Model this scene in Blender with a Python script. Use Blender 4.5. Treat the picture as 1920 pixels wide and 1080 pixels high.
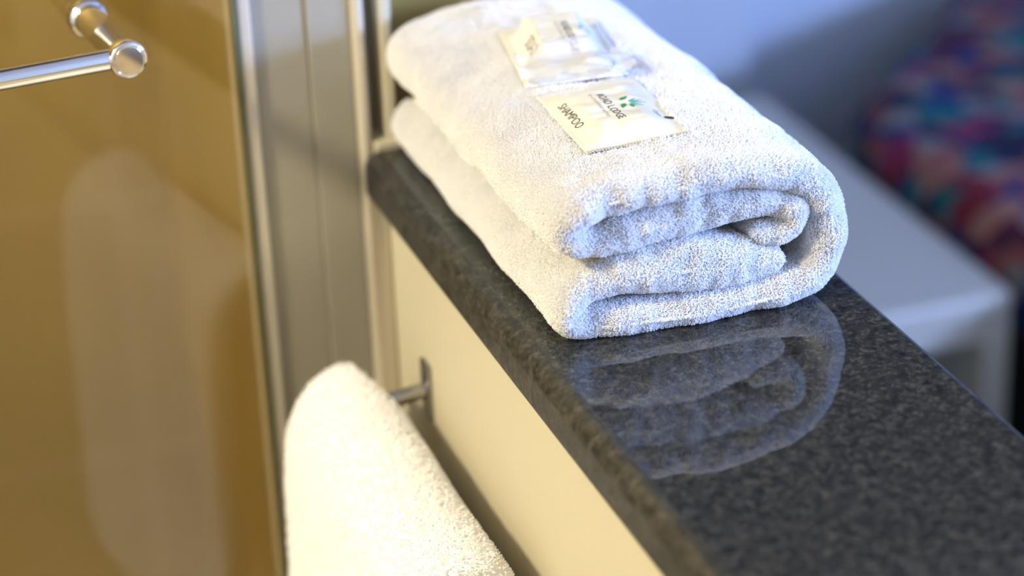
import bpy, bmesh, math, random
import numpy as np
from mathutils import Vector, Matrix, noise

random.seed(7)
rng = np.random.default_rng(11)
scene = bpy.context.scene
col = scene.collection
for o in list(bpy.data.objects):
    bpy.data.objects.remove(o)

# ------------------------------------------------------------------ camera
def unit(v):
    v = np.array(v, float)
    return v / np.linalg.norm(v)

FPX = 4533.0                       # 85 mm lens on a 36 mm sensor, 1920 px wide
dY = unit((-1761.0, -2098.0, FPX))
dD = np.array((400.0, 9460.0, FPX)); dD = unit(dD - dY * np.dot(dD, dY))
dZ = -dD
dX = np.cross(dY, dZ)
if dX[0] < 0:
    dX = -dX
Mc = np.stack([dX, dY, dZ], 1)     # world -> (right, down, forward)
right, down, fwd = Mc[0], Mc[1], Mc[2]
cam_data = bpy.data.cameras.new('camera')
cam = bpy.data.objects.new('camera', cam_data)
col.objects.link(cam)
cam.matrix_world = Matrix(((right[0], -down[0], -fwd[0], 0.0),
                           (right[1], -down[1], -fwd[1], 0.0),
                           (right[2], -down[2], -fwd[2], 1.6),
                           (0, 0, 0, 1)))
cam_data.sensor_fit = 'HORIZONTAL'
cam_data.sensor_width = 36.0
cam_data.lens = FPX / 1920.0 * 36.0
cam_data.clip_start = 0.02
cam_data.dof.use_dof = True
cam_data.dof.focus_distance = 1.335
cam_data.dof.aperture_fstop = 3.2
cam_data.dof.aperture_blades = 0
scene.camera = cam

# ------------------------------------------------------------------ world, light, exposure
world = bpy.data.worlds.new('world')
scene.world = world
world.use_nodes = True
bg = world.node_tree.nodes['Background']
bg.inputs['Color'].default_value = (0.45, 0.62, 1.0, 1)
bg.inputs['Strength'].default_value = 0.6

WARM = (1.0, 0.87, 0.62)
COOL = (0.33, 0.49, 1.0)

def area_light(name, loc, target, sx, sy, power, color, shape='RECTANGLE', spread=180):
    d = bpy.data.lights.new(name, 'AREA')
    d.shape = shape
    d.size = sx
    if shape in ('RECTANGLE', 'ELLIPSE'):
        d.size_y = sy
    d.energy = power
    d.color = color
    d.spread = math.radians(spread)
    o = bpy.data.objects.new(name, d)
    col.objects.link(o)
    o.location = loc
    o.rotation_euler = (Vector(target) - Vector(loc)).to_track_quat('-Z', 'Y').to_euler()
    return o

area_light('daylight', (3.36, -0.25, 1.65), (0.45, 1.0, 1.20), 1.7, 0.42, 275, COOL)
area_light('bathroom_lamp_light', (-1.14, 0.78, 2.31), (-0.80, 0.85, 0.0), 0.26, 0.26, 54, WARM, 'DISK')
area_light('shower_lamp_light', (-0.25, 1.95, 2.33), (-0.25, 1.95, 0.0), 0.3, 0.3, 29, WARM, 'DISK')

scene.view_settings.view_transform = 'Standard'
scene.view_settings.look = 'None'
scene.view_settings.gamma = 1.0
scene.view_settings.use_curve_mapping = False
scene.view_settings.exposure = 0.12
scene.cycles.use_denoising = True
scene.cycles.max_bounces = 10
scene.cycles.transparent_max_bounces = 16

# ------------------------------------------------------------------ materials
def mat(name, color=(0.8, 0.8, 0.8), rough=0.5, metal=0.0, spec=0.5, coat=0.0):
    m = bpy.data.materials.new(name)
    m.use_nodes = True
    p = m.node_tree.nodes['Principled BSDF']
    p.inputs['Base Color'].default_value = (*color, 1)
    p.inputs['Roughness'].default_value = rough
    p.inputs['Metallic'].default_value = metal
    p.inputs['Specular IOR Level'].default_value = spec
    p.inputs['Coat Weight'].default_value = coat
    return m

def nodes(m):
    nt = m.node_tree
    return nt, nt.nodes, nt.links, nt.nodes['Principled BSDF']

def ramp(nt, stops, interp='LINEAR'):
    r = nt.nodes.new('ShaderNodeValToRGB')
    r.color_ramp.interpolation = interp
    e = r.color_ramp.elements
    while len(e) < len(stops):
        e.new(0.5)
    for el, (p, c) in zip(e, stops):
        el.position = p
        el.color = (*c, 1)
    return r

def tex_noise(nt, scale, detail=3, rough=0.5, vec=None, distort=0.0):
    t = nt.nodes.new('ShaderNodeTexNoise')
    t.inputs['Scale'].default_value = scale
    t.inputs['Detail'].default_value = detail
    t.inputs['Roughness'].default_value = rough
    t.inputs['Distortion'].default_value = distort
    if vec is not None:
        nt.links.new(vec, t.inputs['Vector'])
    return t

def obj_coord(nt):
    return nt.nodes.new('ShaderNodeTexCoord').outputs['Object']

def add_bump(nt, height, strength, dist):
    b = nt.nodes.new('ShaderNodeBump')
    b.inputs['Strength'].default_value = strength
    b.inputs['Distance'].default_value = dist
    nt.links.new(height, b.inputs['Height'])
    nt.links.new(b.outputs['Normal'], nt.nodes['Principled BSDF'].inputs['Normal'])

# polished dark granite
GRANITE = mat('polished_granite', rough=0.035, spec=0.5)
nt, N, L, P = nodes(GRANITE)
oc = obj_coord(nt)
n1 = tex_noise(nt, 310, 4, 0.6, oc, 0.5)
n2 = tex_noise(nt, 130, 3, 0.55, oc, 0.3)
mx = N.new('ShaderNodeMix'); mx.data_type = 'FLOAT'
mx.inputs['Factor'].default_value = 0.42
L.new(n1.outputs['Fac'], mx.inputs['A']); L.new(n2.outputs['Fac'], mx.inputs['B'])
rp = ramp(nt, [(0.37, (0.007, 0.008, 0.008)), (0.46, (0.020, 0.021, 0.020)), (0.54, (0.038, 0.038, 0.032)), (0.66, (0.080, 0.077, 0.060))])
L.new(mx.outputs['Result'], rp.inputs['Fac'])
L.new(rp.outputs['Color'], P.inputs['Base Color'])

sx_ = N.new('ShaderNodeSeparateXYZ'); L.new(oc, sx_.inputs[0])
hr_ = N.new('ShaderNodeMapRange'); hr_.inputs['From Min'].default_value = 0.3840; hr_.inputs['From Max'].default_value = 0.3868
hr_.inputs['To Min'].default_value = 0.42; hr_.inputs['To Max'].default_value = 0.035      # the rounded front edge is honed, the top is polished
L.new(sx_.outputs['X'], hr_.inputs['Value']); L.new(hr_.outputs['Result'], P.inputs['Roughness'])
# painted plaster
def plaster(name, c, bump=0.15):
    m = mat(name, c, 0.62, 0, 0.3)
    nt, N, L, P = nodes(m)
    oc = obj_coord(nt)
    a = tex_noise(nt, 420, 3, 0.6, oc)
    b = tex_noise(nt, 5, 2, 0.5, oc)
    r = ramp(nt, [(0.3, tuple(x * 0.95 for x in c)), (0.7, c)])
    L.new(b.outputs['Fac'], r.inputs['Fac']); L.new(r.outputs['Color'], P.inputs['Base Color'])
    add_bump(nt, a.outputs['Fac'], bump, 0.0008)
    return m
CREAM = plaster('cream_paint', (0.57, 0.525, 0.385))
WHITEWALL = plaster('white_paint', (0.70, 0.76, 0.86))
CEIL = plaster('ceiling_paint', (0.72, 0.70, 0.66))

# towel
TERRY = mat('white_terry', (0.93, 0.93, 0.925), 0.95, 0, 0.05)
TERRY.node_tree.nodes['Principled BSDF'].inputs['Sheen Weight'].default_value = 0.15
nt, N, L, P = nodes(TERRY)
vo = N.new('ShaderNodeTexVoronoi'); vo.inputs['Scale'].default_value = 650
L.new(obj_coord(nt), vo.inputs['Vector'])
add_bump(nt, vo.outputs['Distance'], 0.5, 0.0012)
LOOP = mat('terry_loop', (0.965, 0.965, 0.96), 0.9, 0, 0.06)
nt, N, L, P = nodes(LOOP)
tl_ = N.new('ShaderNodeBsdfTranslucent'); tl_.inputs['Color'].default_value = (0.965, 0.965, 0.96, 1)
ms_ = N.new('ShaderNodeMixShader'); ms_.inputs['Fac'].default_value = 0.32
L.new(P.outputs['BSDF'], ms_.inputs[1]); L.new(tl_.outputs['BSDF'], ms_.inputs[2])
L.new(ms_.outputs['Shader'], N['Material Output'].inputs['Surface'])

# metals, glass, plastics
CHROME = mat('chrome', (0.82, 0.83, 0.85), 0.09, 1.0)
DARKCHROME = mat('worn_chrome', (0.42, 0.42, 0.41), 0.25, 1.0)
CAP = mat('chrome_cap', (0.74, 0.67, 0.65), 0.16, 1.0)
ALU = mat('satin_aluminium', (0.365, 0.35, 0.285), 0.42, 0.2, 0.5)
ALU_BRIGHT = mat('polished_aluminium', (0.62, 0.575, 0.47), 0.36, 0.2, 0.5)
RUBBER = mat('dark_seal', (0.055, 0.058, 0.04), 0.5)
TANSTRIP = mat('tan_strip', (0.34, 0.295, 0.205), 0.5)
GREY_CH = mat('grey_channel', (0.30, 0.28, 0.25), 0.5, 0.2)

def glass_mat(name, tint, refl=1.0):
    m = bpy.data.materials.new(name)
    m.use_nodes = True
    nt = m.node_tree
    nt.nodes.remove(nt.nodes['Principled BSDF'])
    out = nt.nodes['Material Output']
    tr = nt.nodes.new('ShaderNodeBsdfTransparent'); tr.inputs['Color'].default_value = (*tint, 1)
    gl = nt.nodes.new('ShaderNodeBsdfGlossy'); gl.inputs['Roughness'].default_value = 0.0
    gl.inputs['Color'].default_value = (refl, refl, refl, 1)
    fr = nt.nodes.new('ShaderNodeFresnel'); fr.inputs['IOR'].default_value = 1.5
    mix = nt.nodes.new('ShaderNodeMixShader')
    nt.links.new(fr.outputs['Fac'], mix.inputs['Fac'])
    nt.links.new(tr.outputs['BSDF'], mix.inputs[1]); nt.links.new(gl.outputs['BSDF'], mix.inputs[2])
    nt.links.new(mix.outputs['Shader'], out.inputs['Surface'])
    return m
GLASS = glass_mat('shower_glass', (0.95, 0.97, 0.95))
GLASS_EDGE = mat('green_glass_edge', (0.10, 0.12, 0.07), 0.15)
WINGLASS = glass_mat('window_glass', (0.97, 0.98, 1.0))

# shower tiles
TILE = mat('tan_tile', (0.40, 0.25, 0.09), 0.35)
nt, N, L, P = nodes(TILE)
br = N.new('ShaderNodeTexBrick')
br.offset = 0.0
br.inputs['Scale'].default_value = 1.0
br.inputs['Brick Width'].default_value = 0.3
br.inputs['Row Height'].default_value = 0.3
br.inputs['Mortar Size'].default_value = 0.004
br.inputs['Color1'].default_value = (0.43, 0.31, 0.092, 1)
br.inputs['Color2'].default_value = (0.395, 0.282, 0.084, 1)
br.inputs['Mortar'].default_value = (0.45, 0.33, 0.15, 1)
sw = N.new('ShaderNodeSeparateXYZ'); cw = N.new('ShaderNodeCombineXYZ')
tc = N.new('ShaderNodeTexCoord'); L.new(tc.outputs['Object'], sw.inputs[0])
ad = N.new('ShaderNodeMath'); ad.operation = 'ADD'
L.new(sw.outputs['X'], ad.inputs[0]); L.new(sw.outputs['Y'], ad.inputs[1])
L.new(ad.outputs[0], cw.inputs['X']); L.new(sw.outputs['Z'], cw.inputs['Y'])
L.new(cw.outputs[0], br.inputs['Vector'])
nn = tex_noise(nt, 2.6, 2, 0.5, tc.outputs['Object'])
mc = N.new('ShaderNodeMix'); mc.data_type = 'RGBA'; mc.blend_type = 'MULTIPLY'; mc.inputs['Factor'].default_value = 1
rr = ramp(nt, [(0.35, (0.78, 0.78, 0.80)), (0.65, (1.05, 1.03, 1.0))])
L.new(nn.outputs['Fac'], rr.inputs['Fac'])
L.new(br.outputs['Color'], mc.inputs['A']); L.new(rr.outputs['Color'], mc.inputs['B'])
L.new(mc.outputs['Result'], P.inputs['Base Color'])
FLOORTILE = mat('bathroom_floor_tile', (0.42, 0.33, 0.20), 0.4)
CARPET = mat('dark_carpet', (0.030, 0.028, 0.035), 0.95, 0, 0.1)
nt, N, L, P = nodes(CARPET)
cn = tex_noise(nt, 300, 2, 0.6, obj_coord(nt)); add_bump(nt, cn.outputs['Fac'], 0.6, 0.004)

# bedroom pieces
LAMINATE = mat('white_laminate', (0.56, 0.525, 0.46), 0.4)
BASEBLACK = mat('black_base', (0.012, 0.012, 0.014), 0.7)
PATTERN = mat('patterned_upholstery', rough=0.85, spec=0.2)
nt, N, L, P = nodes(PATTERN)
oc = obj_coord(nt)
wob = tex_noise(nt, 9, 2, 0.5, oc)
vadd = N.new('ShaderNodeVectorMath'); vadd.operation = 'MULTIPLY_ADD'
vadd.inputs[1].default_value = (0.09, 0.09, 0.09)
L.new(wob.outputs['Color'], vadd.inputs[0]); L.new(oc, vadd.inputs[2])
mp = N.new('ShaderNodeMapping'); mp.inputs['Rotation'].default_value = (0.3, 0.2, 0.7); mp.inputs['Scale'].default_value = (1.0, 1.1, 1.0)
L.new(vadd.outputs[0], mp.inputs['Vector'])
vo = N.new('ShaderNodeTexVoronoi'); vo.inputs['Scale'].default_value = 27; vo.inputs['Randomness'].default_value = 1.0
L.new(mp.outputs[0], vo.inputs['Vector'])
sp = N.new('ShaderNodeSeparateColor'); L.new(vo.outputs['Color'], sp.inputs[0])
pal = ramp(nt, [(0.0, (0.012, 0.018, 0.075)), (0.17, (0.30, 0.085, 0.085)), (0.29, (0.012, 0.15, 0.17)),
                (0.40, (0.36, 0.17, 0.13)), (0.52, (0.015, 0.04, 0.16)), (0.62, (0.20, 0.02, 0.035)),
                (0.71, (0.24, 0.22, 0.21)), (0.82, (0.025, 0.022, 0.055)), (0.93, (0.26, 0.03, 0.10))], 'CONSTANT')
L.new(sp.outputs[0], pal.inputs['Fac']); L.new(pal.outputs['Color'], P.inputs['Base Color'])

# toiletries
SACHET = mat('cream_film', (0.86, 0.845, 0.72), 0.30, 0, 0.5, 0.25)
FILM = mat('frosted_film', (0.88, 0.865, 0.77), 0.28, 0, 0.5, 0.3)
FILM.node_tree.nodes['Principled BSDF'].inputs['Transmission Weight'].default_value = 0.0
FILM_CLEAR = mat('clear_film', (0.94, 0.94, 0.94), 0.22, 0, 0.5, 0.3)
FILM_CLEAR.node_tree.nodes['Principled BSDF'].inputs['Alpha'].default_value = 0.5
INK_BROWN = mat('brown_ink', (0.085, 0.055, 0.032), 0.5)
INK_BLACK = mat('black_ink', (0.03, 0.028, 0.026), 0.5)
INK_GREY = mat('grey_ink', (0.32, 0.31, 0.32), 0.5)
INK_GREEN = mat('green_ink', (0.06, 0.30, 0.045), 0.5)
INK_TEAL = mat('teal_ink', (0.10, 0.46, 0.42), 0.5)
INK_OLIVE = mat('olive_ink', (0.03, 0.05, 0.012), 0.5)
EDGE_SHADE = mat('seal_edge_shade', (0.56, 0.52, 0.47), 0.5)
def lamp_mat(name, c, s):
    m = mat(name, (0.9, 0.9, 0.9), 0.4)
    p = m.node_tree.nodes['Principled BSDF']
    p.inputs['Emission Color'].default_value = (*c, 1); p.inputs['Emission Strength'].default_value = s
    return m
LAMPGLOW = lamp_mat('lamp_diffuser', WARM, 6.0)

# ------------------------------------------------------------------ mesh helpers
def link(name, bm, m, parent=None, smooth=False, loc=None):
    me = bpy.data.meshes.new(name)
    bm.normal_update()
    bm.to_mesh(me); bm.free()
    if smooth:
        me.polygons.foreach_set('use_smooth', [True] * len(me.polygons))
    o = bpy.data.objects.new(name, me)
    col.objects.link(o)
    if m is not None:
        me.materials.append(m)
    if parent is not None:
        o.parent = parent
    if loc is not None:
        o.location = loc
    return o

def tag(o, label=None, cat=None, group=None, kind=None):
    if label: o['label'] = label
    if cat: o['category'] = cat
    if group: o['group'] = group
    if kind: o['kind'] = kind
    return o

def empty(name, loc, rz=0.0):
    o = bpy.data.objects.new(name, None)
    col.objects.link(o)
    o.empty_display_size = 0.02
    o.location = loc
    o.rotation_euler = (0, 0, rz)
    return o

def box(bm, x0, x1, y0, y1, z0, z1, bev=0.0, seg=2):
    r = bmesh.ops.create_cube(bm, size=1.0)
    vs = r['verts']
    for v in vs:
        v.co = Vector(((x0 + x1) / 2 + v.co.x * (x1 - x0), (y0 + y1) / 2 + v.co.y * (y1 - y0), (z0 + z1) / 2 + v.co.z * (z1 - z0)))
    if bev > 0:
        es = list({e for v in vs for e in v.link_edges})
        bmesh.ops.bevel(bm, geom=es, offset=bev, segments=seg, profile=0.5, affect='EDGES')
    return bm

def new_box(*a, **k):
    return box(bmesh.new(), *a, **k)

def lathe(bm, profile, axis_o, axis_d, seg=40):
    """profile: list of (distance along the axis, radius)"""
    d = Vector(axis_d).normalized()
    a = d.orthogonal().normalized(); b = d.cross(a)
    o = Vector(axis_o)
    rings = []
    for (h, r) in profile:
        if r <= 1e-7:
            rings.append([bm.verts.new(o + d * h)])
        else:
            rings.append([bm.verts.new(o + d * h + a * (r * math.cos(t)) + b * (r * math.sin(t)))
                          for t in (2 * math.pi * k / seg for k in range(seg))])
    for A, B in zip(rings, rings[1:]):
        if len(A) == 1 and len(B) == 1:
            continue
        for k in range(seg):
            k2 = (k + 1) % seg
            if len(A) == 1:
                bm.faces.new((A[0], B[k2], B[k]))
            elif len(B) == 1:
                bm.faces.new((A[k], A[k2], B[0]))
            else:
                bm.faces.new((A[k], A[k2], B[k2], B[k]))
    bmesh.ops.recalc_face_normals(bm, faces=bm.faces)
    return bm

def rounded_rod(r, h0, h1, bev):
    n = 5
    pr = [(h0, 0.0)]
    for k in range(n + 1):
        t = math.pi / 2 * k / n
        pr.append((h0 + bev * (1 - math.sin(t)), r - bev + bev * math.sin(t) if k else r - bev))
    pr2 = []
    for k in range(n + 1):
        t = math.pi / 2 * k / n
        pr2.append((h1 - bev * (1 - math.cos(t)), r - bev + bev * math.cos(t)))
    pr2 = [(h1 - bev + bev * math.sin(math.pi / 2 * k / n), r - bev + bev * math.cos(math.pi / 2 * k / n)) for k in range(n + 1)]
    pr1 = [(h0 + bev - bev * math.sin(math.pi / 2 * (n - k) / n), r - bev + bev * math.cos(math.pi / 2 * (n - k) / n)) for k in range(n + 1)]
    return [(h0, 0.0)] + pr1 + pr2 + [(h1, 0.0)]

def extrude_profile(pts, axis, a0, a1):
    """closed 2-D outline swept along 'y' (points are x,z) or 'z' (points are x,y)"""
    bm = bmesh.new()
    def P(p, t):
        return (p[0], t, p[1]) if axis == 'y' else (p[0], p[1], t)
    A = [bm.verts.new(P(p, a0)) for p in pts]
    B = [bm.verts.new(P(p, a1)) for p in pts]
    n = len(pts)
    for i in range(n):
        bm.faces.new((A[i], A[(i + 1) % n], B[(i + 1) % n], B[i]))
    bm.faces.new(A); bm.faces.new(B)
    bmesh.ops.recalc_face_normals(bm, faces=bm.faces)
    return bm

def arc(cx, cz, r, a0, a1, n=8):
    return [(cx + r * math.cos(math.radians(a0 + (a1 - a0) * k / n)), cz + r * math.sin(math.radians(a0 + (a1 - a0) * k / n))) for k in range(n + 1)]

# ------------------------------------------------------------------ setting
LX0, LX1, LY1, LZ = 0.374, 0.577, 1.420, 1.0       # granite ledge
ROOM_X0, ROOM_X1, ROOM_Y0, ROOM_Y1, ROOM_H = -1.40, 3.30, -1.30, 2.90, 2.40
WALLX = 0.379

def structure(name, bm, m, parent=None, label=None):
    o = link(name, bm, m, parent)
    o['kind'] = 'structure'
    if label: o['label'] = label; 
    return o

structure('floor_bathroom', new_box(ROOM_X0, 0.45, ROOM_Y0, ROOM_Y1, -0.08, 0.0), FLOORTILE, label='tan tiled bathroom floor')
structure('floor_bedroom', new_box(0.45, ROOM_X1, ROOM_Y0, ROOM_Y1, -0.08, 0.0), CARPET, label='dark bedroom carpet beside the couch')
structure('ceiling', new_box(ROOM_X0 - 0.1, ROOM_X1 + 0.1, ROOM_Y0 - 0.1, ROOM_Y1 + 0.1, ROOM_H, ROOM_H + 0.08), CEIL, label='pale ceiling over both rooms')
structure('wall_divider', new_box(WALLX, 0.572, ROOM_Y0, 1.425, 0.0, 0.968), CREAM, label='cream half wall under the granite ledge')
structure('wall_left', new_box(ROOM_X0 - 0.1, ROOM_X0, ROOM_Y0, ROOM_Y1, 0, ROOM_H), CREAM, label='cream bathroom side wall')
structure('wall_rear', new_box(ROOM_X0 - 0.1, ROOM_X1 + 0.1, ROOM_Y0 - 0.1, ROOM_Y0, 0, ROOM_H), CREAM, label='wall behind the camera')
structure('wall_bedroom_back', new_box(0.5, ROOM_X1 + 0.1, ROOM_Y1, ROOM_Y1 + 0.1, 0, ROOM_H), WHITEWALL, label='pale bedroom wall behind the couch')
structure('wall_shower_back', new_box(ROOM_X0, 0.5, 2.35, ROOM_Y1 + 0.1, 0, ROOM_H), TILE, label='tan tiled shower wall seen through the glass')
structure('wall_shower_left', new_box(-0.62, -0.54, 1.50, 2.35, 0, ROOM_H), TILE, label='tan tiled shower side wall')
structure('wall_front', new_box(ROOM_X0, -0.47, 1.34, 1.50, 0, ROOM_H), CREAM, label='cream wall left of the shower door')
structure('wall_shower_right', new_box(0.405, 0.56, 1.455, 2.35, 0, ROOM_H), TILE, label='tan tiled partition between shower and bedroom')
structure('wall_stub', new_box(0.56, 1.292, 2.82, ROOM_Y1, 0, ROOM_H), WHITEWALL, label='pale projecting wall panel behind the low table')
structure('unseen_dark_panel', new_box(0.561, ROOM_X1, 2.795, 2.819, 1.15, ROOM_H), mat('dark_panel_taupe', (0.10, 0.09, 0.085), 0.7), label='unseen dark panel added to dim the granite reflection')  # invented panel, keeps the bright wall out of the granite's reflection
# right wall with its window opening
wx0, wx1 = ROOM_X1, ROOM_X1 + 0.1
wy0, wy1, wz0, wz1 = -1.12, 0.62, 1.40, 1.90
bm = bmesh.new()
box(bm, wx0, wx1, ROOM_Y0, wy0, 0, ROOM_H); box(bm, wx0, wx1, wy1, ROOM_Y1, 0, ROOM_H)
box(bm, wx0, wx1, wy0, wy1, 0, wz0); box(bm, wx0, wx1, wy0, wy1, wz1, ROOM_H)
structure('wall_right', bm, WHITEWALL, label='bedroom wall with the window')
bm = bmesh.new()
box(bm, wx0 + .02, wx0 + .05, wy0, wy0 + .05, wz0, wz1); box(bm, wx0 + .02, wx0 + .05, wy1 - .05, wy1, wz0, wz1)
box(bm, wx0 + .02, wx0 + .05, wy0 + .05, wy1 - .05, wz0, wz0 + .05); box(bm, wx0 + .02, wx0 + .05, wy0 + .05, wy1 - .05, wz1 - .05, wz1)
wn = structure('window_1', bm, ALU_BRIGHT, label='bedroom window letting in blue daylight')
link('window_pane', new_box(wx0 + .032, wx0 + .037, wy0 + .05, wy1 - .05, wz0 + .05, wz1 - .05), WINGLASS, wn)

# ceiling lamps (bodies; their light is set at the top)
def ceiling_lamp(x, y, label):
    root = empty('ceiling_lamp', (x, y, ROOM_H)); tag(root, label, 'lamp')
    bm = lathe(bmesh.new(), [(0, 0), (0, .17), (-.05, .17), (-.05, .155), (-.02, .155), (-.02, 0)], (0, 0, 0), (0, 0, 1))
    link('lamp_rim', bm, ALU_BRIGHT, root, True)
    bm = lathe(bmesh.new(), [(-.021, 0), (-.021, .15), (-.026, .15), (-.026, 0)], (0, 0, 0), (0, 0, 1))
    link('lamp_diffuser', bm, LAMPGLOW, root, True)
ceiling_lamp(-1.14, 0.78, 'round warm lamp on the bathroom ceiling')
ceiling_lamp(-0.25, 1.95, 'round warm lamp on the shower ceiling')

# ------------------------------------------------------------------ granite ledge
z0 = 0.969
r = 0.011
pts = ([(LX0, LZ - r - .0006)] + arc(LX0 + r, LZ - r, r, 180, 90, 12) + [(LX0 + r + .0006, LZ), (LX1 - .0078, LZ)] + arc(LX1 - .007, LZ - .007, .007, 90, 0, 10)
       + [(LX1, LZ - .0078), (LX1, z0 + .0046)] + arc(LX1 - .004, z0 + .004, .004, 0, -90, 5) + [(LX1 - .0046, z0), (LX0 + .0046, z0)]
       + arc(LX0 + .004, z0 + .004, .004, -90, -180, 5) + [(LX0, z0 + .0046)])
ledge = link('granite_ledge', extrude_profile(pts, 'y', -1.0, LY1), GRANITE)
ledge.data.polygons.foreach_set('use_smooth', [True] * len(ledge.data.polygons))
for e in ledge.data.edges:
    ya, yb = (ledge.data.vertices[k].co.y for k in e.vertices)
    e.use_edge_sharp = abs(ya - yb) < 1e-6
tag(ledge, 'polished dark speckled granite ledge capping the cream half wall', 'ledge')

# ------------------------------------------------------------------ shower door frame (fixed profile)
frame = empty('shower_door_frame', (0.342, 1.44, 0))
tag(frame, 'satin aluminium upright frame between the glass shower door and the granite ledge', 'door frame')
FH = 2.02
def fx(x): return x - 0.342
def fy(y): return y - 1.44
def upright(name, x0, x1, y0, y1, m, zb=0.0, bev=0.0012, label=None):
    o = link(name, new_box(fx(x0), fx(x1), fy(y0), fy(y1), zb, FH, bev=bev), m, frame)
    if label: o['label'] = label
    return o
upright('edge_strip', 0.3005, 0.3090, 1.4290, 1.470, ALU_BRIGHT, label='narrow bright strip next to the glass')
upright('main_profile', 0.3090, 0.3450, 1.4335, 1.470, ALU)
upright('cover_profile', 0.3452, 0.3735, 1.4315, 1.470, ALU)
# rounded bright bead on the right edge
bm = extrude_profile([(fx(0.3735), fy(1.470))] + [(fx(x), fy(y)) for x, y in
      [(0.3737, 1.4325), (0.3750, 1.4290), (0.3775, 1.4272), (0.3805, 1.4275), (0.3825, 1.4300), (0.3830, 1.4340)]] + [(fx(0.3830), fy(1.470))], 'z', 0, FH)
link('edge_bead', bm, ALU_BRIGHT, frame)
upright('recess_channel', 0.3832, 0.3922, 1.4500, 1.470, GREY_CH, zb=1.004)
bm = extrude_profile([(fx(0.3924), fy(1.470)), (fx(0.3924), fy(1.434)), (fx(0.3945), fy(1.4305)), (fx(0.3995), fy(1.4305)), (fx(0.4025), fy(1.436)), (fx(0.4025), fy(1.470))], 'z', 1.004, FH)
link('wall_channel', bm, CREAM, frame)
link('wall_dark_strip', new_box(fx(.3768), fx(.3789), fy(1.384), fy(1.4265), 0.0, 0.967, bev=0.0006), TANSTRIP, frame)['label'] = 'tan strip added to darken the half wall below the ledge'  # added strip, darker tan than the wall next to the frame
# cream sill lip behind the ledge
bm = new_box(0.3832, 0.575, 1.4225, 1.452, 0.0, 1.004, bev=0.001)
structure('trim_1', bm, CREAM, label='cream end of the half wall just behind the granite')

# ------------------------------------------------------------------ shower door (swings as one, slightly ajar)
DA = math.radians(5.5)
door = empty('shower_door', (0.2995, 1.430, 0.0), DA)     # local x along the glass, local -y towards the bathroom
tag(door, 'clear glass shower door with a chrome pull bar, slightly ajar', 'shower door')
link('glass_pane', new_box(-0.74, -0.0035, -0.003, 0.003, 0.02, 2.0), GLASS, door)
link('glass_edge', new_box(-0.0034, 0.0, -0.003, 0.003, 0.02, 2.0, bev=0.0005), GLASS_EDGE, door)['label'] = 'dark green glass edge'
def door_local(p):
    c, s = math.cos(DA), math.sin(DA)
    dx, dy = p[0] - 0.2995, p[1] - 1.430
    return Vector((dx * c + dy * s, -dx * s + dy * c, p[2]))
hm = door_local((0.204, 1.4205, 1.1215))
HX, HZ, SO = hm.x, hm.z, 0.096
handle = empty('handle', (HX, 0, HZ)); handle.parent = door
handle['label'] = 'chrome pull bar on a round stand-off'
link('mount_post', lathe(bmesh.new(), [(0.0032, 0), (0.0032, .0122), (.011, .0122), (.0125, .0112), (.013, .0096), (.0145, .0094), (SO - .016, .0094), (SO - .014, .0112), (SO - .0035, .0114)] +
     [(SO - .0035 + .0025 * math.sin(t), .0089 + .0025 * math.cos(t)) for t in (0.4, 0.8, 1.2, 1.5708)] + [(SO - .0014, .0086), (SO - .0014, 0)], (0, 0, 0), (0, -1, 0), 56), CHROME, handle, True)
link('end_cap', lathe(bmesh.new(), rounded_rod(.0088, SO - .004, SO - .0008, .0006), (0, 0, 0), (0, -1, 0), 56), CAP, handle, True)['label'] = 'flat disc on the stand-off end'
link('bar', lathe(bmesh.new(), rounded_rod(.0062, .006, .46, .002), (0, -(SO - .009), 0), (-1, 0, 0), 40), CHROME, handle, True)
link('mount_post', lathe(bmesh.new(), [(0.0032, 0), (0.0032, .0122), (.011, .0122), (.0125, .0112), (.013, .0094), (SO - .016, .0094), (SO - .014, .0112), (SO - .001, .0112), (SO - .001, 0)], (-.466, 0, 0), (0, -1, 0), 40), CHROME, handle, True)

# ------------------------------------------------------------------ towel rail on the half wall
rail = empty('towel_rail', (WALLX, 1.316, 0.88))
tag(rail, 'chrome towel rail fixed to the cream half wall below the ledge', 'towel rail')
RX = 0.335 - WALLX
link('bar', lathe(bmesh.new(), rounded_rod(.0050, -.62, .012, .002), (RX, 0, -.0125), (0, 1, 0), 28), CHROME, rail, True)
for yy in (0.0, -0.61):
    bm = lathe(bmesh.new(), rounded_rod(.0052, 0.0, .046, .0005), (0, yy, -.004), (-1, 0, -.12), 24)
    a = link('arm', bm, DARKCHROME, rail, True)
    bm = new_box(-.0035, 0.0, yy - .008, yy + .008, -.024, .016, bev=.0015)
    link('wall_plate', bm, DARKCHROME, rail)

# ------------------------------------------------------------------ terry cloth builder
def catmull(pts, n):
    pts = np.array(pts, float)
    P = np.vstack([2 * pts[0] - pts[1], pts, 2 * pts[-1] - pts[-2]])
    out = []
    for i in range(1, len(P) - 2):
        for t in np.linspace(0, 1, 24, endpoint=False):
            p0, p1, p2, p3 = P[i - 1], P[i], P[i + 1], P[i + 2]
            out.append(0.5 * ((2 * p1) + (-p0 + p2) * t + (2 * p0 - 5 * p1 + 4 * p2 - p3) * t * t + (-p0 + 3 * p1 - 3 * p2 + p3) * t ** 3))
    out.append(pts[-1])
    out = np.array(out)
    d = np.r_[0, np.cumsum(np.linalg.norm(np.diff(out[:, :2], axis=0), axis=1))]
    s = np.linspace(0, d[-1], n)
    return np.stack([np.interp(s, d, out[:, k]) for k in range(out.shape[1])], 1), s

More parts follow.
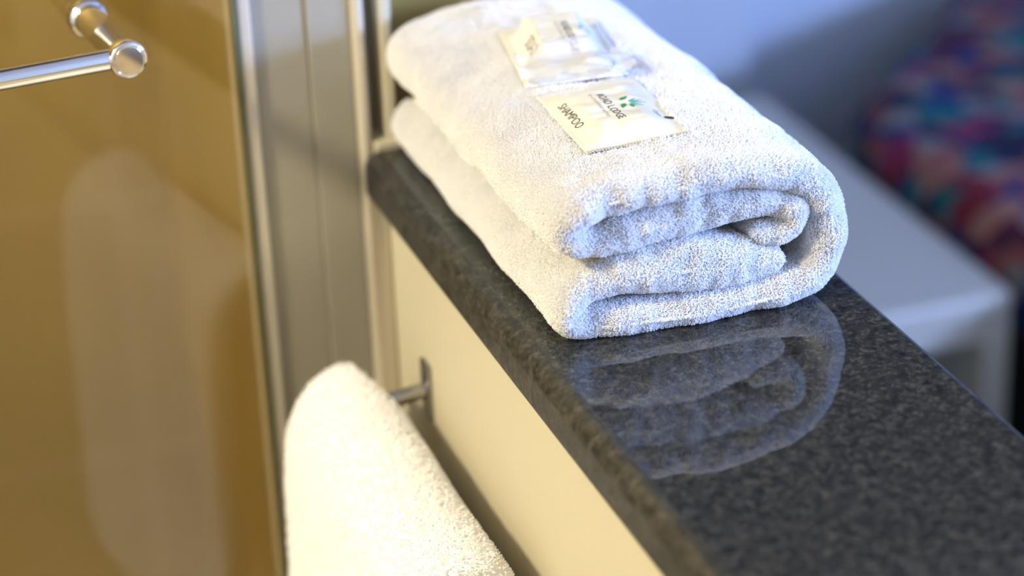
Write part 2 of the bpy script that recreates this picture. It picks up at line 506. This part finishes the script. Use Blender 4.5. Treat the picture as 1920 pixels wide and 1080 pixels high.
def terry_sheet(path, n, rows, yfun, rnd, deform):
    """path: (x, z, thickness, y_front offset) control points; returns verts array [rows, 2n, 3] and faces"""
    C, s = catmull(path, n)
    T = np.gradient(C[:, :2], axis=0); T /= np.linalg.norm(T, axis=1)[:, None]
    Nn = np.stack([-T[:, 1], T[:, 0]], 1)
    th = C[:, 2].copy() / 2
    e = 0.012
    Lt = s[-1]
    dd = np.minimum(s, Lt - s)
    th *= np.sqrt(np.clip(1 - (1 - np.clip(dd / e, 0, 1)) ** 2, 0.0, 1))
    th = np.maximum(th, 1e-4)
    V = np.zeros((rows, 2 * n, 3))
    vv = np.linspace(0, 1, rows)
    # rows concentrated at both ends
    vv = 0.5 - 0.5 * np.cos(np.pi * vv)
    for j, v in enumerate(vv):
        ya, yb = yfun(s, C)
        y = ya + (yb - ya) * v
        dist = np.minimum(y - ya, yb - y)
        k = np.sqrt(np.clip(1 - (1 - np.clip(dist / rnd, 0, 1)) ** 2, 0, 1))
        k = np.maximum(k, 0.02)
        up = C[:, :2] + Nn * (th * k)[:, None]
        lo = C[:, :2] - Nn * (th * k)[:, None]
        V[j, :n, 0], V[j, :n, 2], V[j, :n, 1] = up[:, 0], up[:, 1], y
        V[j, n:, 0], V[j, n:, 2], V[j, n:, 1] = lo[::-1, 0], lo[::-1, 1], y[::-1]
    V = deform(V)
    m = 2 * n
    F = []
    for j in range(rows - 1):
        for i in range(m):
            i2 = (i + 1) % m
            F.append((j * m + i, (j + 1) * m + i, (j + 1) * m + i2, j * m + i2))
    F.append(tuple(range(m))); F.append(tuple((rows - 1) * m + i for i in range(m - 1, -1, -1)))
    return V.reshape(-1, 3), F, m, rows

def fbm(p, scale, seed=0.0):
    return noise.noise(Vector((p[0] * scale + seed, p[1] * scale - seed, p[2] * scale + 2 * seed)))

def mesh_obj(name, V, F, m, parent=None):
    me = bpy.data.meshes.new(name)
    me.from_pydata([tuple(v) for v in V], [], F)
    me.polygons.foreach_set('use_smooth', [True] * len(me.polygons))
    bm = bmesh.new(); bm.from_mesh(me)
    bmesh.ops.recalc_face_normals(bm, faces=bm.faces)
    bm.to_mesh(me); bm.free()
    me.materials.append(m)
    o = bpy.data.objects.new(name, me)
    col.objects.link(o)
    if parent: o.parent = parent
    return o

def terry_pile(parent, count, length, radius, keep, comb, name='terry_pile'):
    """a looped pile grown from the cloth's surface"""
    me = parent.data
    me.calc_loop_triangles()
    nt_ = len(me.loop_triangles)
    tri = np.zeros(nt_ * 3, np.int32); me.loop_triangles.foreach_get('vertices', tri); tri = tri.reshape(-1, 3)
    co = np.zeros(len(me.vertices) * 3, np.float32); me.vertices.foreach_get('co', co); co = co.reshape(-1, 3).astype(float)
    no = np.zeros(len(me.vertices) * 3, np.float32); me.vertices.foreach_get('normal', no); no = no.reshape(-1, 3).astype(float)
    A, B, C = co[tri[:, 0]], co[tri[:, 1]], co[tri[:, 2]]
    area = 0.5 * np.linalg.norm(np.cross(B - A, C - A), axis=1)
    cen = (A + B + C) / 3
    w = area * keep(cen)
    w /= w.sum()
    idx = rng.choice(nt_, count, p=w)
    u, v = rng.random(count), rng.random(count)
    fl = u + v > 1
    u[fl], v[fl] = 1 - u[fl], 1 - v[fl]
    t = tri[idx]
    p = co[t[:, 0]] * (1 - u - v)[:, None] + co[t[:, 1]] * u[:, None] + co[t[:, 2]] * v[:, None]
    nrm = no[t[:, 0]] * (1 - u - v)[:, None] + no[t[:, 1]] * u[:, None] + no[t[:, 2]] * v[:, None]
    nrm /= np.linalg.norm(nrm, axis=1)[:, None] + 1e-9
    side = rng.normal(size=(count, 3)); side -= nrm * (side * nrm).sum(1)[:, None]
    side /= np.linalg.norm(side, axis=1)[:, None] + 1e-9
    lean = comb(p, nrm)
    ln = length * (0.65 + 0.7 * rng.random(count))[:, None]
    d = nrm * 1.0 + lean + 0.14 * rng.normal(size=(count, 3))
    d /= np.linalg.norm(d, axis=1)[:, None]
    wdt = (0.16 + 0.14 * rng.random(count))[:, None] * ln
    base = p - nrm * 0.0004
    pts = np.stack([base,
                    base + d * ln * 0.55 + side * wdt * 0.15,
                    base + d * ln * 0.98 + side * wdt * 0.55,
                    base + d * ln * 0.95 + side * wdt * 1.15,
                    base + d * ln * 0.55 + side * wdt * 1.35], 1)
    pts[:, :, 2] = np.maximum(pts[:, :, 2], getattr(comb, 'zmin', -9) + radius)
    cu = bpy.data.hair_curves.new(name)
    cu.add_curves([5] * count)
    cu.attributes['position'].data.foreach_set('vector', pts.astype(np.float32).ravel())
    ra = cu.attributes.get('radius') or cu.attributes.new('radius', 'FLOAT', 'POINT')
    ra.data.foreach_set('value', np.full(count * 5, radius, np.float32))
    cu.materials.append(LOOP)
    o = bpy.data.objects.new(name, cu)
    col.objects.link(o)
    o.parent = parent
    o['kind'] = 'stuff'
    return o

# ------------------------------------------------------------------ folded towel on the ledge
# cross-section seen from the front: x, z above the granite, thickness, set-back of the front edge
TP = [(.5080, .0475, .0120, .003), (.5230, .0445, .0130, .002), (.5355, .0500, .0150, .001), (.5330, .0600, .0160, .000), (.5190, .0660, .0180, .001), (.4950, .0662, .0220, .002), (.4680, .0645, .0245, .002), (.4400, .0605, .0220, .002), (.4170, .0570, .0170, .002),
      (.4030, .0615, .0170, .000), (.3990, .0690, .017, -.001), (.4045, .0770, .0175, -.002), (.425, .0815, .017, -.002), (.460, .0845, .0175, -.003), (.500, .0850, .0175, -.004),
      (.530, .0805, .018, -.003), (.549, .0670, .019, -.002), (.5565, .0460, .020, .000), (.5540, .0250, .019, .001), (.540, .0120, .0175, -.001),
      (.500, .0086, .0165, -.003), (.450, .0082, .0155, -.001), (.416, .0088, .0155, .002), (.4025, .0125, .015, .002), (.4015, .0215, .0145, .002),
      (.4135, .0300, .0150, .003), (.436, .0345, .0205, .001), (.470, .0345, .0275, .000), (.498, .0310, .0260, .000), (.5150, .0285, .0235, .002), (.5270, .0280, .0210, .003)]

TY0, TY1 = 1.104, 1.425
def towel_y(s, C):
    wob = np.array([0.0030 * noise.noise(Vector((a * 28, 3.1, 0))) + 0.0012 * noise.noise(Vector((a * 110, 9.1, 0))) for a in s])
    wob2 = np.array([0.006 * noise.noise(Vector((a * 17, 7.7, 1))) for a in s])
    far = 0.010 * np.clip((0.43 - C[:, 0]) / 0.04, 0, 1) * np.clip((C[:, 1] - .055) / .02, 0, 1)
    return TY0 + C[:, 3] + wob, TY1 + wob2 - far

def towel_def(V):
    W = V.copy()
    R, M, _ = V.shape
    for j in range(R):
        for i in range(M):
            p = V[j, i]
            h = min(1.0, p[2] / 0.03)
            n1 = fbm(p, 16, 3.0) * 0.0030 + fbm(p, 45, 5.0) * 0.0016 + fbm(p, 120, 8.0) * 0.0007
            n2 = fbm(p, 22, 11.0) * 0.0030 + fbm(p, 70, 2.0) * 0.0011
            W[j, i, 2] = p[2] + n1 * h
            W[j, i, 0] = p[0] + n2 * (0.4 + 0.6 * h)
            fr = max(0.0, 1 - (p[1] - TY0) / 0.03)
            W[j, i, 1] = p[1] + fr * (fbm(p, 60, 21.0) * 0.0030 + fbm(p, 150, 31.0) * 0.0012)
            # soft sag of the pile towards the far end, slight overhang of the left folds
            back = (p[1] - TY0) / (TY1 - TY0)
            W[j, i, 0] += 0.003 * max(0, back) * max(0.0, (0.46 - p[0]) / 0.07) * (1 if p[2] > .045 else .6)
            W[j, i, 2] -= 0.002 * max(0, back) * h
    W[:, :, 2] = np.maximum(W[:, :, 2], 0.0026) + LZ
    return W

V, F, m_, rows_ = terry_sheet(TP, 300, 70, towel_y, 0.0085, towel_def)
towel = mesh_obj('folded_towel', V, F, TERRY)
tag(towel, 'thick white terry towel folded in layers on the granite ledge', 'towel')
def keep_towel(c):
    k = np.ones(len(c))
    k[c[:, 2] < LZ + 0.0030] = 0.15
    inner = (c[:, 1] > TY0 + 0.045) & (c[:, 0] > .408) & (c[:, 0] < .545) & (c[:, 2] < LZ + .078)
    k[inner] = 0.02
    k[(c[:, 1] < TY0 + .02)] = 1.7
    for cx, cy, lx, ly, rz in ((0.4605, 1.1945, .093, .061, -92.5), (0.4710, 1.3035, .104, .062, -100.0)):
        t = math.radians(rz)
        dx, dy = c[:, 0] - cx, c[:, 1] - cy
        u = dx * math.cos(t) + dy * math.sin(t); v = -dx * math.sin(t) + dy * math.cos(t)
        k[(np.abs(u) < lx / 2 - .001) & (np.abs(v) < ly / 2 - .001) & (c[:, 2] > LZ + .08)] = 0.0
    return k
class Comb:
    def __init__(self, zmin): self.zmin = zmin
    def __call__(self, p, n):
        a = np.sin(p[:, 0] * 90 + 3 * np.sin(p[:, 1] * 60)) * 0.20
        b = np.sin(p[:, 2] * 140 + p[:, 0] * 70) * 0.18
        return np.stack([a, np.full(len(p), -0.12) + b * .5, np.full(len(p), -0.22) + b], 1)
terry_pile(towel, 540000, 0.0021, 0.00017, keep_towel, Comb(LZ))

# ------------------------------------------------------------------ towel hanging on the rail
HP = [(.2925, .545, .017, 0), (.2900, .60, .019, 0), (.2935, .68, .020, 0), (.2945, .76, .021, 0), (.2990, .83, .022, 0), (.3060, .860, .020, 0), (.3160, .8760, .016, 0),
      (.3310, .8825, .0135, 0), (.3440, .8755, .0155, 0), (.3510, .853, .017, 0), (.3525, .82, .018, 0), (.3520, .74, .018, 0), (.3510, .66, .018, 0), (.3500, .60, .018, 0)]
HY0, HY1 = 1.085, 1.352
def hang_y(s, C):
    w1 = np.array([0.004 * noise.noise(Vector((a * 9, 1.3, 5))) for a in s])
    skew = np.clip((C[:, 0] - .334) / .010, 0, 1)          # the back flap hangs short of the bracket
    return HY0 + w1, HY1 + w1 * .6 - .048 * skew
def hang_def(V):
    W = V.copy()
    R, M, _ = V.shape
    for j in range(R):
        for i in range(M):
            p = V[j, i]
            f = min(1.0, abs(p[0] - .34) / .03)
            W[j, i, 0] = min(p[0] + f * (fbm(p, 9, 4.0) * 0.003 + fbm(p, 40, 6.0) * 0.001), .372)
            b = (HY1 - p[1]) / (HY1 - HY0)
            W[j, i, 0] -= 0.008 * b * (1 if p[0] < .335 else 0) * min(1, (.335 - p[0]) / .03)
            W[j, i, 2] = p[2] + fbm(p, 14, 9.0) * 0.002
    return W
V, F, m_, rows_ = terry_sheet(HP, 170, 44, hang_y, 0.010, hang_def)
hang = mesh_obj('hanging_towel', V, F, TERRY)
tag(hang, 'white terry towel draped over the chrome rail below the ledge', 'towel')
terry_pile(hang, 110000, 0.0021, 0.00021, lambda c: np.where((c[:, 0] > .345) & (c[:, 2] < .84), 0.1, 1.0), Comb(0.0))

# ------------------------------------------------------------------ toiletries on the towel
def text_mesh(body, size, squeeze=1.0, shear=0.0):
    cu = bpy.data.curves.new('t', 'FONT')
    cu.body = body; cu.size = size; cu.shear = shear
    cu.align_x = 'LEFT'; cu.align_y = 'BOTTOM_BASELINE'
    cu.resolution_u = 3
    o = bpy.data.objects.new('t', cu); col.objects.link(o)
    dg = bpy.context.evaluated_depsgraph_get(); dg.update()
    me = bpy.data.meshes.new_from_object(o.evaluated_get(dg))
    bpy.data.objects.remove(o); bpy.data.curves.remove(cu)
    bm = bmesh.new(); bm.from_mesh(me); bpy.data.meshes.remove(me)
    return bm

def lay_text(name, body, x0, x1, y0, cap, surf, m, parent, label=None):
    """lettering laid on a surface: from x0 to x1, baseline y0, capital height cap"""
    bm = text_mesh(body, 1.0)
    xs = [v.co.x for v in bm.verts]; ys = [v.co.y for v in bm.verts]
    sx = (x1 - x0) / (max(xs) - min(xs)); sy = cap / (max(ys) - min(ys))
    mx0, my0 = min(xs), min(ys)
    for v in bm.verts:
        x = x0 + (v.co.x - mx0) * sx; y = y0 + (v.co.y - my0) * sy
        v.co = Vector((x, y, surf(x, y) + 0.00022))
    return link(name, bm, m, parent)

def leaf(bm, cx, cy, ang, ln, wd, surf):
    n = 7
    L_, R_ = [], []
    for k in range(n + 1):
        t = k / n
        w = wd * math.sin(math.pi * (0.06 + 0.94 * t) ** 0.9) * 0.5 if 0 < k < n else 0.0
        for sgn, lst in ((1, L_), (-1, R_)):
            x = cx + math.cos(ang) * ln * t - math.sin(ang) * w * sgn
            y = cy + math.sin(ang) * ln * t + math.cos(ang) * w * sgn
            lst.append(bm.verts.new((x, y, surf(x, y) + 0.00022)))
    for k in range(n):
        try: bm.faces.new((L_[k], L_[k + 1], R_[k + 1], R_[k]))
        except ValueError: pass

def logo(parent, cx, cy, s, surf, green, teal):
    bm = bmesh.new()
    leaf(bm, cx - .62 * s, cy - .28 * s, math.radians(128), .95 * s, .40 * s, surf)
    leaf(bm, cx - .05 * s, cy - .10 * s, math.radians(-28), .95 * s, .42 * s, surf)
    leaf(bm, cx + .32 * s, cy + .22 * s, math.radians(10), .62 * s, .30 * s, surf)
    link('emblem_leaf', bm, green, parent)['label'] = 'green leaf emblem'
    bm = bmesh.new()
    for a, l in ((122, 1.15), (103, 1.4), (84, 1.6), (63, 1.45), (40, 1.15)):
        t = math.radians(a)
        leaf(bm, cx - .1 * s + .3 * s * math.cos(t), cy + .3 * s * math.sin(t), t, (l - .3) * s, .17 * s, surf)
    link('emblem_ray', bm, teal, parent)['label'] = 'teal rays of the emblem'

def pouch(name, LX, LY, hfun, m, parent, nx=64, ny=44, under=-0.0004, zig=0.0011):
    bm = bmesh.new()
    top, bot = [], []
    for i in range(nx + 1):
        rt, rb = [], []
        for j in range(ny + 1):
            u, v = i / nx, j / ny
            x = (u - .5) * LX; y = (v - .5) * LY
            if i in (0, nx):
                x += (zig if j % 2 else -zig) * .5
            z = hfun(x, y)
            rt.append(bm.verts.new((x, y, z)))
            edge = i in (0, nx) or j in (0, ny)
            rb.append(bm.verts.new((x, y, z - 0.0004 if edge else min(z - 0.0004, under))))
        top.append(rt); bot.append(rb)
    for i in range(nx):
        for j in range(ny):
            bm.faces.new((top[i][j], top[i + 1][j], top[i + 1][j + 1], top[i][j + 1]))
            bm.faces.new((bot[i][j], bot[i][j + 1], bot[i + 1][j + 1], bot[i + 1][j]))
    for i in range(nx):
        for j, sgn in ((0, 1), (ny, -1)):
            q = (top[i][j], bot[i][j], bot[i + 1][j], top[i + 1][j])
            bm.faces.new(q if sgn > 0 else q[::-1])
    for j in range(ny):
        for i, sgn in ((0, -1), (nx, 1)):
            q = (top[i][j], bot[i][j], bot[i][j + 1], top[i][j + 1])
            bm.faces.new(q if sgn > 0 else q[::-1])
    bmesh.ops.recalc_face_normals(bm, faces=bm.faces)
    return link(name, bm, m, parent, True)

def ease(t): t = max(0.0, min(1.0, t)); return t * t * (3 - 2 * t)

# -- shampoo sachet
SL, SW = 0.093, 0.061
def sh_h(x, y):
    a = ease((SL / 2 - abs(x)) / .022) ; b = ease((SW / 2 - abs(y)) / .018)
    seal = 1.0 if (SL / 2 - abs(x)) > .006 else 0.0
    z = 0.0046 * a * b
    z += a * b * (0.0011 * noise.noise(Vector((x * 60, y * 42, 1.7))) + 0.0006 * noise.noise(Vector((x * 150, y * 110, 4.2))))
    z += 0.0006 * noise.noise(Vector((x * 45, y * 60, 9)))
    return z
sh = empty('shampoo_sachet', (0.4605, 1.1945, LZ + 0.0946), math.radians(-90))
sh.rotation_euler = (math.radians(3.0), math.radians(0.0), math.radians(-92.5))
tag(sh, 'cream shampoo sachet with a leaf emblem lying nearest the front of the folded towel', 'sachet')
pouch('pouch', SL, SW, sh_h, SACHET, sh)
ax = lambda a: (a - .5) * SL
by = lambda b: (b - .5) * SW
lay_text('product_lettering', 'SHAMPOO', -.0215, .0135, -.0250, .0052, sh_h, INK_BROWN, sh, )['label'] = 'brown SHAMPOO lettering'
lay_text('name_lettering', 'ROAD LODGE', -.0205, .0205, -.0018, .0046, sh_h, INK_BLACK, sh)['label'] = 'black ROAD LODGE lettering'
lay_text('small_lettering', 'BY CITY LODGE HOTELS', -.0225, .0140, -.0060, .0018, sh_h, INK_GREY, sh)['label'] = 'grey small lettering'
logo(sh, -.0008, .0098, .0078, sh_h, INK_GREEN, INK_TEAL)
bm = bmesh.new()
leafpts = [(ax(.735), by(.895)), (ax(.765), by(.895)), (ax(.765), by(.985)), (ax(.735), by(.985))]
bm.faces.new([bm.verts.new((x, y, sh_h(x, y) + .0004)) for x, y in leafpts])
link('tear_mark', bm, INK_OLIVE, sh)['label'] = 'dark tear mark at the corner'
lay_text('script_lettering', 'Open', ax(.62), ax(.74), by(.83), .0036, sh_h, INK_GREY, sh)
# serrated sealed edge, with its line of shade painted grey
bm = bmesh.new()
nz = 34
for k in range(nz):
    y0 = -SW / 2 + SW * k / nz; y1 = -SW / 2 + SW * (k + 1) / nz; ym = (y0 + y1) / 2
    z = sh_h(SL / 2, ym)
    a = bm.verts.new((SL / 2 - .0012, y0, z + .0004)); b = bm.verts.new((SL / 2 - .0012, y1, z + .0004)); c = bm.verts.new((SL / 2 + .0014, ym, z + .0003))
    a2 = bm.verts.new((SL / 2 - .0012, y0, z - .0003)); b2 = bm.verts.new((SL / 2 - .0012, y1, z - .0003)); c2 = bm.verts.new((SL / 2 + .0014, ym, z - .0003))
    bm.faces.new((a, c, b)); bm.faces.new((a2, b2, c2)); bm.faces.new((a, a2, c2, c)); bm.faces.new((c, c2, b2, b)); bm.faces.new((b, b2, a2, a))
link('serrated_edge', bm, EDGE_SHADE, sh)['label'] = 'zigzag sealed edge with its shade painted grey'

# -- wrapped soap
QL, QW = 0.104, 0.062
def so_h(x, y):
    # the bar fills the far two thirds, the near end is loose crumpled film
    cx = -.006
    a = ease((.036 - abs(x - cx)) / .012); b = ease((QW / 2 - .004 - abs(y)) / .014)
    z = 0.0135 * a * b
    loose = ease((x - .018) / .015)
    z += loose * ease((QW / 2 - abs(y)) / .01) * (0.0035 + 0.006 * abs(noise.noise(Vector((x * 48, y * 40, 2.2)))) + 0.0015 * noise.noise(Vector((x * 130, y * 90, 5.0)))) * ease((QL / 2 - x) / .012)
    z += 0.0008 * noise.noise(Vector((x * 50, y * 60, 3.0))) + 0.0004 * noise.noise(Vector((x * 160, y * 140, 6.0)))
    return z
so = empty('wrapped_soap', (0.4710, 1.3035, LZ + 0.0945))
so.rotation_euler = (math.radians(2.0), 0, math.radians(-100.0))
tag(so, 'soap bar in a cream printed wrapper lying behind the shampoo sachet on the towel', 'soap')
pouch('wrapper', QL, QW, so_h, FILM, so)
qx = lambda a: (a - .5) * QL
qy = lambda b: (b - .5) * QW
lay_text('product_lettering', 'SOAP', -.0040, .0190, -.0215, .0054, so_h, INK_BROWN, so)['label'] = 'brown SOAP lettering'
lay_text('name_lettering', 'ROAD LODGE', -.0135, .0255, .0025, .0046, so_h, INK_BLACK, so)['label'] = 'black ROAD LODGE lettering'
lay_text('small_lettering', 'BY CITY LODGE HOTELS', -.0150, .0200, -.0010, .0018, so_h, INK_GREY, so)
logo(so, -.002, .0150, .0066, so_h, INK_TEAL, INK_TEAL)
# loose clear film crumpled at the near end
def cr_h(x, y):
    return 0.003 + 0.011 * abs(noise.noise(Vector((x * 42 + 3, y * 36, 7.7)))) + 0.0015 * noise.noise(Vector((x * 120, y * 100, 1.0)))
bm = bmesh.new()
G = 36
grid = []
for i in range(G + 1):
    row = []
    for j in range(G + 1):
        x = .016 + .038 * i / G + .003 * noise.noise(Vector((j * .3, 4, 0))); y = -.031 + .068 * j / G
        row.append(bm.verts.new((x, y, max(cr_h(x, y), so_h(min(x, QL / 2), max(-QW / 2, min(QW / 2, y))) + .0006))))
    grid.append(row)
for i in range(G):
    for j in range(G):
        bm.faces.new((grid[i][j], grid[i + 1][j], grid[i + 1][j + 1], grid[i][j + 1]))
bmesh.ops.solidify(bm, geom=list(bm.faces), thickness=0.0002)
link('crumpled_film', bm, FILM_CLEAR, so, True)['label'] = 'clear crumpled end of the wrapper'

# ------------------------------------------------------------------ bedroom: low table and patterned couch
tb = empty('low_table', (0.99, 2.21, 0.0))
tag(tb, 'white low open-fronted table beside the patterned couch', 'table')
TX0, TX1, TYA, TYB = 0.78, 1.198, 1.962, 2.58
def tl(x0, x1, y0, y1, z0, z1, bev=.003):
    return new_box(x0 - .99, x1 - .99, y0 - 2.21, y1 - 2.21, z0, z1, bev=bev)
link('tabletop', tl(TX0, TX1, TYA, TYB, .470, .500, .006), LAMINATE, tb)
link('side_panel', tl(TX1 - .030, TX1, TYA + .002, TYB, 0, .4695), LAMINATE, tb)
link('side_panel', tl(TX0, TX0 + .030, TYA + .002, TYB, 0, .4695), LAMINATE, tb)
link('back_panel', tl(TX0 + .031, TX1 - .031, TYB - .02, TYB, 0, .4695, .001), LAMINATE, tb)
link('apron', tl(TX0 + .031, TX1 - .031, TYA + .004, TYA + .024, .446, .4695, .001), LAMINATE, tb)

couch = empty('couch', (1.70, 1.75, 0.0))
tag(couch, 'couch upholstered in a blue, teal and red blotchy pattern right of the low table', 'couch')
# upholstered seat with a large rounded corner and puffed edges
def rounded_block(x0, x1, y0, y1, z0, z1, rc, puff, n=12):
    bm = bmesh.new()
    out = []
    for (cx, cy, a0) in ((x1 - rc, y1 - rc, 0), (x0 + rc, y1 - rc, 90), (x0 + rc, y0 + rc, 180), (x1 - rc, y0 + rc, 270)):
        for k in range(n + 1):
            a = math.radians(a0 + 90 * k / n)
            out.append((cx, cy, math.cos(a), math.sin(a)))
    levels = [(z0, 0.0)] + [(z1 - puff + puff * math.sin(math.pi / 2 * k / 8), puff * (1 - math.cos(math.pi / 2 * k / 8))) for k in range(9)]
    rings = []
    for z, ins in levels:
        rings.append([bm.verts.new((cx + ca * (rc - ins), cy + sa * (rc - ins), z)) for cx, cy, ca, sa in out])
    m = len(out)
    for A, B in zip(rings, rings[1:]):
        for k in range(m):
            bm.faces.new((A[k], A[(k + 1) % m], B[(k + 1) % m], B[k]))
    bm.faces.new(rings[-1]); bm.faces.new(rings[0][::-1])
    bmesh.ops.recalc_face_normals(bm, faces=bm.faces)
    return bm
ox, oy = -1.70, -1.75
def puffed_outline(ctrl, z0, z1, puff):
    ctrl = np.array(ctrl + ctrl[:1], float)
    pts2 = catmull(np.c_[ctrl, np.zeros(len(ctrl))], 121)[0][:-1, :2]
    n = len(pts2)
    t = np.roll(pts2, -1, 0) - np.roll(pts2, 1, 0); t /= np.linalg.norm(t, axis=1)[:, None]
    inw = np.stack([t[:, 1], -t[:, 0]], 1)
    cen = pts2.mean(0)
    if ((cen - pts2) * inw).sum() < 0: inw = -inw
    bm = bmesh.new()
    lv = [(z0, 0.0)] + [(z1 - puff + puff * math.sin(math.pi / 2 * k / 8), puff * (1 - math.cos(math.pi / 2 * k / 8))) for k in range(9)]
    rings = [[bm.verts.new((p[0] + q[0] * ins, p[1] + q[1] * ins, z)) for p, q in zip(pts2, inw)] for z, ins in lv]
    for A, B in zip(rings, rings[1:]):
        for k in range(n):
            bm.faces.new((A[k], A[(k + 1) % n], B[(k + 1) % n], B[k]))
    bm.faces.new(rings[-1]); bm.faces.new(rings[0][::-1])
    bmesh.ops.recalc_face_normals(bm, faces=bm.faces)
    return bm
OUT = [(1.215, 1.05), (1.215, 1.5), (1.215, 1.9), (1.215, 2.22), (1.235, 2.41), (1.335, 2.53), (1.50, 2.69), (1.62, 2.82), (1.82, 2.86), (2.05, 2.86), (2.15, 2.78), (2.15, 2.2), (2.15, 1.5), (2.15, 1.05), (2.08, 0.96), (1.7, 0.95), (1.28, 0.96)]
SHR = [(1.685 + (x - 1.685) * .965, 1.9 + (y - 1.9) * .98) for x, y in OUT]
link('seat', puffed_outline([(x + ox, y + oy) for x, y in OUT], .445, .535, .05), PATTERN, couch, True)
link('base', puffed_outline([(x + ox, y + oy) for x, y in SHR], .0, .444, .01), BASEBLACK, couch, True)
link('shadow_block', rounded_block(1.95 + ox, 2.14 + ox, 1.20 + oy, 2.78 + oy, .536, .76, .08, .05), PATTERN, couch, True)  # out of view, added to cast shade on the bedroom wall
